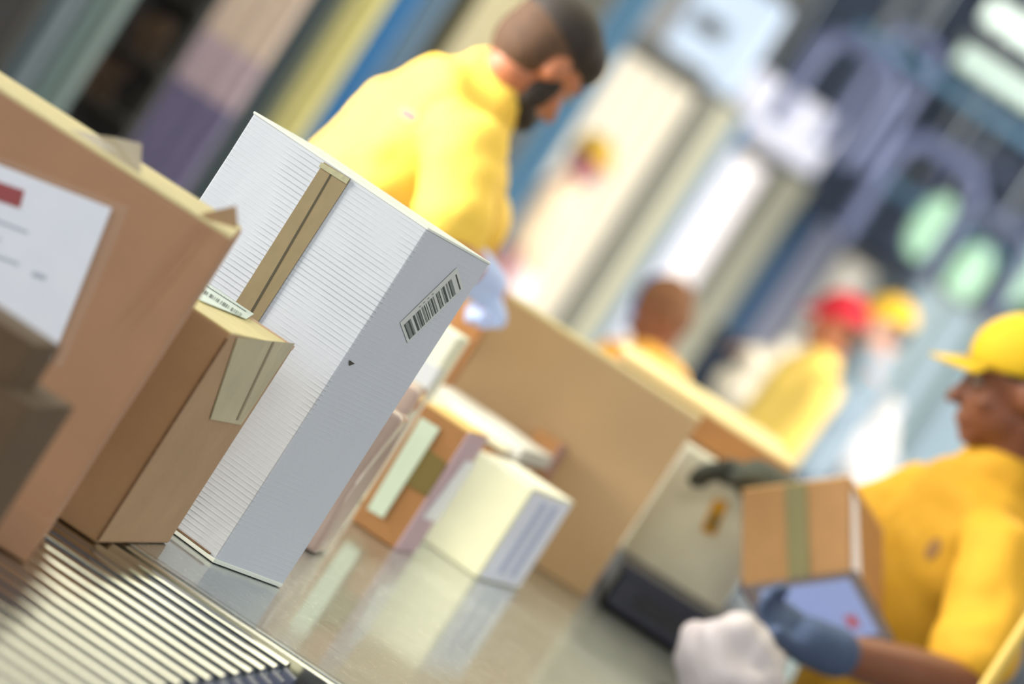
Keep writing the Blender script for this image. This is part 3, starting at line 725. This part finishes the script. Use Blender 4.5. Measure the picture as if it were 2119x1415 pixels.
# tilted carton carried against his chest
ca = empty('carried_carton', W(700, 0, 8.02), 'tilted tan carton with green tape that the person with the tablet carries', 'box')
q4 = [W(675, -172, 8.02), W(849, -28, 7.98), W(752, 138, 8.02), W(566, 0, 8.06)]
q4[2] = q4[3] + (q4[1] - q4[0])
eT = (q4[1] - q4[0]); fT = (q4[3] - q4[0]); nC = eT.cross(fT).normalized()
if nC.y < 0: nC = -nC
dep = Vector((.118, .12, -.055))
bm = bmesh.new()
v = [bm.verts.new(q) for q in q4] + [bm.verts.new(q + dep) for q in q4]
for f in ((0, 3, 2, 1), (4, 5, 6, 7), (0, 1, 5, 4), (1, 2, 6, 5), (2, 3, 7, 6), (3, 0, 4, 7)): bm.faces.new([v[i] for i in f])
wobj('body', bm, mat('carried_card', (168, 126, 78), .75, var=.04), ca, bevel=.002)
def cuv(u, v): return q4[0] + eT * u + fT * v - nC * .002
bm = bmesh.new(); quad_slab(bm, [cuv(.44, .0), cuv(.64, .0), cuv(.60, 1.0), cuv(.40, 1.0)], -nC, .001); wobj('green_tape', bm, mat('olive_green_tape', (124, 116, 68), .4), ca)
nR = dep.cross(fT).normalized()
if nR.dot(eT) < 0: nR = -nR
bm = bmesh.new(); quad_slab(bm, [q4[1] + dep * .06 + fT * .1 + nR * .001, q4[1] + dep * .32 + fT * .1 + nR * .001, q4[1] + dep * .2 + fT * .85 + nR * .001, q4[1] + dep * .04 + fT * .9 + nR * .001], nR, .001)
wobj('side_label', bm, M_paper, ca)
nU = dep.cross(eT).normalized()
if nU.z < 0: nU = -nU
bm = bmesh.new(); quad_slab(bm, [q4[3], q4[2], q4[2] + dep, q4[3] + dep], nU, .003); wobj('top_flap', bm, mat('lit_tan_top', (224, 180, 116), .7), ca)  # lighter tan puts light from above into the top

# posts at the right edge
ps = empty('yellow_post', Vector((W(1212, 0, 7.4).x, 7.4, 0)), 'slim yellow post at the lower right corner in front of the person with the cap', 'post')
bm = bmesh.new(); cyl(bm, (0, 0, .01), (0, 0, 1.34), .012, 20); obj('pole', bm, mat('yellow_paint', (216, 184, 90), .5), ps, smooth=True)
bm = bmesh.new(); cyl(bm, (0, 0, 0), (0, 0, .012), .06, 20); obj('base_plate', bm, M_rail, ps)

# ------------------------------------------------------------------ hall furniture along the left wall (seen far behind)
def fin(name, x0, x1, z0, z1, m, label, cat, depth=.22, dd=0., parts=None, kind=None, group=None):
    d = wall_d((x0 + x1) / 2) + dd
    a, b = x0 * d / FP, x1 * d / FP
    r = empty(name, Vector(((a + b) / 2, d, 0)), label, cat, group)
    w_ = (b - a) / 2
    obj('panel', box(-w_, 0, z0, w_, depth, z1), m, r, bevel=min(.01, w_ * .2))
    if z0 < .01: obj('foot', box(-w_ - .005, -.01, 0, w_ + .005, depth + .01, .08), M_rail, r)
    obj('top_cap', box(-w_, -.005, z1, w_, depth + .005, z1 + .04), M_rail, r)
    return r, w_, d
M_teal = mat('grey_teal_steel', (92, 108, 120), .5, var=.06, vscale=3)
M_teal2 = mat('dark_teal_steel', (44, 62, 72), .6)
M_black = mat('black_mesh', (22, 20, 20), .8)
M_dbrown = mat('dark_brown_goods', (62, 44, 30), .8, var=.5, vscale=6)
M_cream = mat('cream_paint', (222, 212, 176), .6, var=.03, vscale=3)
M_yelc = mat('pale_yellow_paint', (214, 206, 140), .6, var=.04)
M_olive = mat('olive_steel', (112, 112, 76), .6)
M_olived = mat('dark_olive_steel', (64, 60, 34), .6)
M_blue = mat('strong_blue_paint', (20, 108, 178), .5, var=.05, vscale=3)
M_blueg = mat('grey_blue_paint', (96, 124, 152), .5, var=.06, vscale=3)
M_blueg2 = mat('mid_blue_paint', (92, 142, 182), .5, var=.06, vscale=3)
M_pink = mat('pinkish_cream_cloth', (214, 190, 182), .8, var=.05, vscale=4)
M_viol = mat('violet_grey_cloth', (112, 104, 152), .8, var=.08, vscale=4)
M_lsky = mat('light_sky_paint', (96, 152, 206), .5)
M_grey = mat('mid_grey_steel', (112, 112, 108), .6)
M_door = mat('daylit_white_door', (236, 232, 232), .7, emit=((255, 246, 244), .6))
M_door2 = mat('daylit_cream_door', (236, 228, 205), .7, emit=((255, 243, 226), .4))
M_lav = mat('lavender_white_cloth', (206, 206, 224), .7)
ZT = 3.1
fin('storage_rack', -1330, -1215, 0, ZT, M_black, 'black rack bay at the far upper left corner of the picture', 'rack')
fin('steel_post', -1213, -1152, 0, ZT, M_teal, 'left one of two grey-teal steel posts, beside the black rack bay', 'post')
fin('steel_post', -1146, -1126, 0, ZT, M_teal2, 'thin dark teal strut between the two grey-teal posts', 'post', dd=.3)
fin('steel_post', -1120, -1058, 0, ZT, mat('light_teal_steel', (104, 124, 126), .5, var=.05), 'lighter grey-teal post left of the dark brown shelf', 'post')
r_, w_, d_ = fin('storage_shelf', -1056, -900, 0, ZT, M_black, 'black shelf with dim brown goods, left of the pinkish curtain', 'shelf', dd=.1)
for z_ in (.9, 1.08, 1.3, 1.6, 2.1):
    obj('shelf_board', box(-w_ * .95, -.14, z_, w_ * .95, -.01, z_ + .02), M_black, r_)
for i_, (z_, o_) in enumerate(((.921, -.04), (1.101, .02), (1.321, -.02))):
    g_ = empty('stored_goods', Vector((r_.location.x + o_, d_ - .09, z_ + .001)), ('dim brown bundle on the black shelf, lowest', 'dim brown bundle on the black shelf, middle', 'dim brown bundle on the black shelf, topmost')[i_], 'bundle', 'bundles on the black shelf')
    obj('wrap', bmesh_grid_box(.1, .03, .13, 4, .02, i_, 20), M_dbrown, g_, bevel=.01, loc=(-.05, 0, 0))
# curtain in three colour bands, violet towards the bottom
d_ = wall_d(-820); x0_, x1_ = -892 * d_ / FP, -738 * d_ / FP
cu_r = empty('hanging_curtain', Vector(((x0_ + x1_) / 2, d_, 0)), 'pinkish cream hanging curtain with lilac and violet lower bands', 'curtain')
def curtain_bm(w_, z0, z1, amp, waves):
    bm = bmesh.new(); n = 40; A = []
    for i in range(n + 1):
        x = -w_ + 2 * w_ * i / n; y = amp * sin(i / n * waves * 2 * pi)
        A.append([bm.verts.new(p) for p in ((x, y, z0), (x, y + .01, z0), (x, y + .01, z1), (x, y, z1))])
    for P_, Q_ in zip(A, A[1:]):
        for j in range(4): bm.faces.new((P_[j], P_[(j + 1) % 4], Q_[(j + 1) % 4], Q_[j]))
    bm.faces.new(A[0]); bm.faces.new(A[-1][::-1]); return bm
hw = (x1_ - x0_) / 2
obj('upper_cloth', curtain_bm(hw, 1.25, ZT, .012, 3), mat('pinkish_cream_cloth2', (226, 205, 194), .8, var=.04, vscale=4), cu_r)
obj('middle_cloth', curtain_bm(hw * .99, 1.07, 1.25, .012, 3), mat('lilac_cloth', (196, 176, 192), .8, var=.04, vscale=4), cu_r)
obj('lower_cloth', curtain_bm(hw * .98, .15, 1.07, .012, 3), mat('violet_grey_cloth2', (120, 114, 152), .8, var=.08, vscale=4), cu_r)
obj('rail', box(-hw, -.02, ZT, hw, .04, ZT + .04), M_rail, cu_r)
fin('steel_post', -736, -696, 0, ZT, M_teal2, 'dark teal post right of the pinkish curtain', 'post')
fin('steel_post', -694, -668, 0, ZT, M_olive, 'olive strut beside the pale yellow pillar', 'post', dd=.02)
fin('door_pillar', -667, -602, 0, ZT, M_yelc, 'pale yellow pillar between olive strut and blue panel', 'pillar')
fin('door_panel', -600, -552, 0, ZT, M_blue, 'strong blue panel left of the leaning person', 'panel')
fin('door_panel', -550, -494, 0, ZT, M_blueg, 'grey-blue panel next to the strong blue panel', 'panel', dd=.04)
fin('steel_post', -492, -444, 0, ZT, M_olived, 'dark olive post above the shoulder of the leaning person', 'post')
fin('door_pillar', -442, -330, 0, ZT, M_cream, 'cream pillar behind the neck of the leaning person', 'pillar')
fin('door_panel', -328, -205, 0, ZT, M_grey, 'grey panel hidden mostly behind the head of the leaning person', 'panel')
fin('door_panel', -203, -132, 0, ZT, M_blueg2, 'mid blue panel in front of the face of the leaning person', 'panel')
def doorway(x0, x1, m, label, zt=2.15, inset=.12):
    d = wall_d((x0 + x1) / 2); a, b = x0 * d / FP, x1 * d / FP
    r = empty('dock_door', Vector(((a + b) / 2, d + inset, 0)), label, 'door'); w_ = (b - a) / 2
    obj('door_leaf', curtain_bm(w_, .02, zt, .008, 4), m, r)
    obj('header', box(-w_, -.03, zt, w_, .05, zt + .13), M_grey, r)
    obj('kick_plate', box(-w_, -.02, 0, w_, .03, .12), M_grey, r)
    return r
doorway(-130, 44, M_door2, 'bright cream dock door right of the leaning person, the widest one')
fin('steel_post', 46, 82, 0, 2.3, M_grey, 'narrow grey post right of the widest bright dock door', 'post')
fin('door_pillar', 84, 146, 0, 2.3, mat('pale_cream_paint', (208, 207, 184), .6), 'pale cream pillar with a light blue strip on its right', 'pillar')
fin('door_panel', 147, 171, 0, 2.3, M_lsky, 'thin light blue strip right of the pale cream pillar', 'panel')
doorway(173, 252, M_door, 'second bright dock door, between light blue strip and dark post')
fin('steel_post', 254, 277, 0, 2.3, M_grey, 'dark narrow post between the second bright door and cream pillar', 'post')
fin('door_pillar', 279, 344, 0, 2.3, mat('pale_cream_paint', (208, 207, 184), .6), 'pale cream pillar left of the deep blue panel', 'pillar')
fin('door_panel', 346, 398, 0, 2.3, mat('deep_blue_paint', (20, 100, 152), .5), 'deep blue panel above the navy bin', 'panel')
fin('door_panel', 400, 462, 0, 2.3, M_lav, 'lavender white panel right of the deep blue panel', 'panel')
fin('steel_post', 464, 480, 0, 2.3, M_grey, 'thin grey post right of the lavender panel', 'post')
doorway(482, 560, M_door2, 'pale glowing dock door behind the red-capped person')
fin('door_panel', 562, 640, 0, 2.3, mat('pale_grey_green', (176, 196, 194), .7), 'pale grey-green panel behind the far yellow-capped person', 'panel')
# pale blue strip curtains right of it
k_ = 0
for x0, x1, rgb, lb_ in ((642, 672, (150, 176, 192), 'dull blue plastic strip panel, leftmost of the strips behind the yellow cap'), (674, 706, (190, 208, 218), 'pale blue plastic strip panel in front of the yellow visor'),
                         (708, 730, (140, 160, 164), 'narrow grey-green plastic strip panel between two pale ones'), (732, 776, (172, 192, 208), 'wide pale blue strip panel facing the person with the cap'),
                         (778, 806, (116, 136, 138), 'dark grey-green strip panel before the nose of the person with the cap'), (808, 980, (150, 172, 188), 'wide blue-grey panel hidden behind the head with the cap')):
    d = 23.5 + k_ * .12; k_ += 1
    a, b = x0 * d / FP, x1 * d / FP
    r = empty('strip_curtain', Vector(((a + b) / 2, d, 0)), lb_, 'curtain')
    obj('strip', box(-(b - a) / 2, 0, .05, (b - a) / 2, .02, 1.98), mat('strip_%d' % k_, rgb, .4, var=.05, vscale=2), r)
    obj('rail', box(-(b - a) / 2, -.01, 1.98, (b - a) / 2, .04, 2.02), M_rail, r)
    obj('base_track', box(-(b - a) / 2, -.01, 0, (b - a) / 2, .03, .05), M_rail, r)

# signs hanging over the doors
def sign(x0, x1, y0, y1, m, label, text=None):
    d = wall_d((x0 + x1) / 2) - .4
    p = W(x0, y0, d); q = W(x1, y1, d)
    r = empty('hanging_sign', Vector(((p.x + q.x) / 2, d, p.z)), label, 'sign'); w_ = (q.x - p.x) / 2; h = q.z - p.z
    obj('board', box(-w_, 0, 0, w_, .12, h), m, r, bevel=.04)
    for x in (-w_ * .7, w_ * .7):
        bm = bmesh.new(); cyl(bm, (x, .06, h), (x, .06, 5.4 - p.z), .012, 8); obj('hanger', bm, M_rail, r)
    if text: obj('dark_lettering_band', box(-w_ * .72, -.008, h * .36, w_ * .1, 0, h * .56), mat('grey_lettering', (120, 130, 142), .6), r)
    return r
sign(-75, 115, 668, 890, mat('pale_sky_sign', (200, 216, 236), .5, emit=((200, 222, 250), .35)), 'large pale blue-white hanging sign with a grey printed band, nearest of the row', True)  # board glows to look brighter; it is no lamp
sign(118, 338, 624, 756, mat('white_lavender_sign', (226, 226, 240), .5, emit=((220, 222, 242), .45)), 'second hanging sign, blank lavender white, over the second bright door')  # emission brightens this unlit board too
sign(372, 560, 572, 668, mat('grey_blue_sign', (168, 180, 200), .5), 'third hanging sign, blue-grey, further along the door row')
sign(566, 700, 520, 598, mat('grey_blue_sign2', (176, 186, 204), .5), 'fourth hanging sign, smallest blue-grey one')

# rounded steel gantries under the ceiling
def arch(x0, x1, ybot, ytop, d, th, m, label):
    a, b = W(x0, ybot, d), W(x1, ytop, d)
    r = empty('duct_arch', Vector((a.x, d, a.z)), label, 'duct', None)
    R_ = min((b.x - a.x) * .3, (b.z - a.z) * .3); pts = [Vector((a.x, d, a.z))]
    for i in range(9):
        t = pi / 2 * i / 8; pts.append(Vector((a.x + R_ - R_ * cos(t), d, b.z - R_ + R_ * sin(t))))
    for i in range(9):
        t = pi / 2 * i / 8; pts.append(Vector((b.x - R_ + R_ * sin(t), d, b.z - R_ + R_ * cos(t))))
    pts.append(Vector((b.x, d, a.z)))
    bm = bmesh.new(); loft(bm, pts, [th] * len(pts), side=Vector((0, 1, 0)), seg=14); wobj('pipe', bm, m, r, smooth=True)
    for p_ in (pts[1], pts[-2]):
        bm = bmesh.new(); cyl(bm, p_ - Vector((0, 0, .04)), p_ + Vector((0, 0, .04)), th * 1.25, 16); wobj('joint_ring', bm, m, r, smooth=True)
    bm = bmesh.new(); cyl(bm, Vector(((a.x + b.x) / 2, d, b.z)), Vector(((a.x + b.x) / 2, d, 5.4)), .015, 8); wobj('hanger', bm, M_rail, r)
    return r
M_duct = mat('lavender_duct_paint', (112, 122, 160), .45, var=.1)
M_duct2 = mat('slate_duct_paint', (96, 106, 134), .5, var=.1)
arch(206, 372, 690, 905, 24, .05, M_duct, 'lavender painted duct arch, nearest one under the ceiling')
arch(318, 420, 700, 985, 27, .045, M_duct, 'taller lavender duct arch behind the nearest one')
arch(452, 640, 560, 815, 29, .06, M_duct, 'lavender duct arch beyond the third sign')
arch(560, 720, 600, 850, 33, .06, M_duct2, 'slate coloured duct arch behind the far signs')
arch(640, 800, 560, 760, 27, .05, M_duct2, 'slate duct arch above the yellow cap')
# dark cladding behind ducts and beams
structure('trim_1', box(W(60, 0, 34).x, 34, W(0, 560, 34).z, W(1300, 0, 34).x, 34.2, 5.4), mat('dark_blue_cladding', (62, 74, 94), .8, var=.35, vscale=1.5))
def beam(xa, ya, xb, yb, d, t, m, label, nm='steel_beam', cat='beam'):
    a, b = W(xa, ya, d), W(xb, yb, d)
    r = empty(nm, a, label, cat)
    bm = bmesh.new(); cyl(bm, a, b, t, 12); wobj('tube', bm, m, r, smooth=True)
    for k in (.15, .85):
        q = a.lerp(b, k); bm = bmesh.new(); cyl(bm, q, Vector((q.x, q.y, 5.4)), .012, 8); wobj('hanger', bm, M_rail, r)
beam(250, 935, 900, 925, 25.5, .04, mat('steel_blue_paint', (92, 130, 160), .5), 'blue-grey beam crossing below the two tube lights')
beam(430, 700, 1000, 690, 31, .05, mat('steel_blue_paint', (92, 130, 160), .5), 'lower blue-grey beam behind the third sign')
def lamp(x0, x1, y, th, d, strength, rgb, label):
    a, b = W(x0, y, d), W(x1, y, d)
    r = empty('tube_light', a, label, 'light')
    bm = bmesh.new(); cyl(bm, a, b, th, 16); wobj('tube', bm, mat('lamp_' + str(x0) + str(y), (230, 240, 230), .4, emit=(rgb, strength)), r, smooth=True)
    bm = box(a.x - .03, d - th * .8, a.z + th * .9, b.x + .03, d + th * .8, a.z + th * .9 + .05); wobj('housing', bm, M_rail, r)
    for k in (.15, .85):
        q = a.lerp(b, k); bm = bmesh.new(); cyl(bm, q, Vector((q.x, q.y, 5.4)), .012, 8); wobj('hanger', bm, M_rail, r)
lamp(455, 760, 1112, .075, 26, 1.1, (228, 250, 236), 'bright white-green tube light in the upper right corner')
lamp(455, 760, 1004, .062, 25, .45, (150, 215, 200), 'dimmer green tube light below the bright one')
for i_, (x, y, s_) in enumerate(((600, 668, .42), (716, 626, .36), (815, 690, .2))):
    d = 30
    r = empty('window_lamp', W(x, y, d), ('brightest round green-lit lamp, left of the group above the cap', 'round green-lit lamp just above the yellow cap', 'faint round green lamp at the right edge')[i_], 'light')
    bm = bmesh.new(); ell(bm, W(x, y, d), (.13, .05, .24)); wobj('diffuser', bm, mat('green_lamp_%d' % i_, (180, 220, 190), .5, emit=((176, 232, 190), s_)), r, smooth=True)
    bm = bmesh.new(); cyl(bm, W(x, y, d) + Vector((0, 0, .15)), Vector((W(x, y, d).x, d, 5.4)), .012, 8); wobj('cord', bm, M_rail, r)
# luminous panels added out of view over the table for the rollers to mirror
M_panel = mat('added_panel_glow', (250, 250, 240), .6, emit=((255, 250, 216), 2.1))
for i in range(7):
    r = empty('added_light_panel', Vector((.3 + i * .12, 7.5 + i * 1.34, 4.95)), 'wide added light panel above the table, out of view', 'light', 'added light panels over the table')
    obj('diffuser', box(-2.2, -.62, -.02, 2.2, .62, 0), M_panel, r)
    obj('frame', box(-2.25, -.66, 0, 2.25, .66, .06), M_rail, r)
    for x in (-1.8, 1.8):
        bm = bmesh.new(); cyl(bm, (x, 0, .06), (x, 0, .45), .01, 8); obj('hanger', bm, M_rail, r)

# ------------------------------------------------------------------ far people and things
def far(label, xr, yh, d, face, m_shirt, m_leg=M_navyc, cap=None, hair=M_hair, bend=0., m_skin=M_skin, arm_up=0., sc=1.):
    f = Vector((cos(face), sin(face), 0)); side = Vector((sin(face), -cos(face), 0))
    H = W(xr, yh, d); z = H.z
    base = Vector((H.x, H.y, 0)) - f * bend * .5
    hip = base + Vector((0, 0, .93)); 
    nk = H - Vector((0, 0, .15)) - f * .03; ch = nk.lerp(hip, .33); be = nk.lerp(hip, .68)
    shs = [nk.lerp(ch, .35) + side * .17, nk.lerp(ch, .35) - side * .17]
    els = [s_ + f * (.12 + .1 * arm_up) + Vector((0, 0, -.24 + .15 * arm_up)) for s_ in shs]
    wrs = [e + (f * .24 + Vector((0, 0, .04)) if arm_up >= 0 else f * .06 - Vector((0, 0, .24))) for e in els]
    return person(label, H, f + Vector((0, 0, -.25 - bend)), Vector((0, 0, 1)), nk, ch, be, hip, shs, els, wrs, [base + side * .1, base - side * .1], side,
                  m_skin=m_skin, m_shirt=m_shirt, m_leg=m_leg, vox=.016, cap=cap, hair=hair, detail=False, folds=.01)
M_oran = mat('orange_shirt_cloth', (244, 180, 70), .8)
M_yel2 = mat('pale_yellow_shirt', (250, 214, 110), .8)
M_redcap = mat('red_cap_cloth', (196, 20, 44), .7)
far('far person with a red cap and yellow shirt beyond the shallow carton', 545, 392, 16.5, radians(200), M_yel2, cap=M_redcap, arm_up=-1)
far('far person with a yellow cap and grey-blue overalls, right of the red-capped person', 632, 446, 18, radians(190), mat('grey_blue_overall', (150, 170, 190), .8), cap=mat('bright_yellow_cap', (250, 200, 60), .8), m_skin=mat('pale_skin', (222, 176, 160), .6))
far('bending person with brown hair and orange shirt behind the big tan carton', 226, 214, 13.6, radians(205), M_oran, hair=mat('brown_hair', (112, 72, 42), .8), bend=.45, m_skin=mat('brown_skin_far', (128, 78, 50), .6))
far('small far person with a yellow cap and peach shirt before the widest bright door', -70, 402, 21.5, radians(340), mat('peach_shirt', (248, 222, 190), .8), m_leg=mat('white_apron_cloth', (240, 236, 240), .8), cap=mat('bright_yellow_cap', (250, 200, 60), .8), m_skin=mat('pink_skin', (214, 140, 150), .6), arm_up=-1)
M_wsack = mat('white_mail_sack', (240, 236, 240), .7, bump=.3, bscale=10)
sack('mail_sack', W(474, 196, 17.5), (.14, .13, .18), mat('cream_mail_sack', (248, 238, 222), .7), 'cream-white full mail sack left of the red-capped person', seed=2)
sack('mail_sack', W(722, 196, 18.5), (.17, .15, .22), M_wsack, 'blue-white full mail sack beneath the pale strip curtains', seed=5)
# roll tables under the sacks so that they stand
for xr, d, w_, ztop, lab_ in ((474, 17.5, .2, W(474, 196, 17.5).z - .185, 'low grey trolley carrying the cream-white sack'), (722, 18.5, .22, W(722, 196, 18.5).z - .226, 'low grey trolley carrying the blue-white sack')):
    x = xr * d / FP
    r = empty('trolley', Vector((x, d, 0)), lab_, 'trolley')
    obj('platform', box(-w_, -.2, ztop - .04, w_, .2, ztop), M_rail, r)
    for sx_ in (-1, 1):
        for sy_ in (-1, 1):
            lg = obj('leg', box(sx_ * (w_ - .03) - .015, sy_ * .17 - .015, .08, sx_ * (w_ - .03) + .015, sy_ * .17 + .015, ztop - .04), M_rail, r)
            bm = bmesh.new(); cyl(bm, (sx_ * (w_ - .03) - .012, sy_ * .17, .04), (sx_ * (w_ - .03) + .012, sy_ * .17, .04), .04, 14); obj('wheel', bm, M_shoe, r)
# navy bin
d = 18.5; x = W(384, 0, d).x
r = empty('waste_bin', Vector((x, d, 0)), 'dark navy wheeled bin under the deep blue panel', 'bin')
bm = bmesh.new(); zt = W(0, 262, d).z
vv = bx(bm, -.085, -.09, .05, .085, .09, zt - .05)
for q in vv[4:]: q.co.x *= 1.15; q.co.y *= 1.1
obj('tub', bm, mat('navy_bin_plastic', (38, 54, 80), .5), r, bevel=.01)
obj('lid', box(-.105, -.11, zt - .05, .105, .11, zt), mat('navy_lid', (48, 62, 78), .5), r, bevel=.01)
for sx_ in (-1, 1):
    bm = bmesh.new(); cyl(bm, (sx_ * .07, .05, .05), (sx_ * .09, .05, .05), .05, 14); obj('wheel', bm, M_shoe, r)
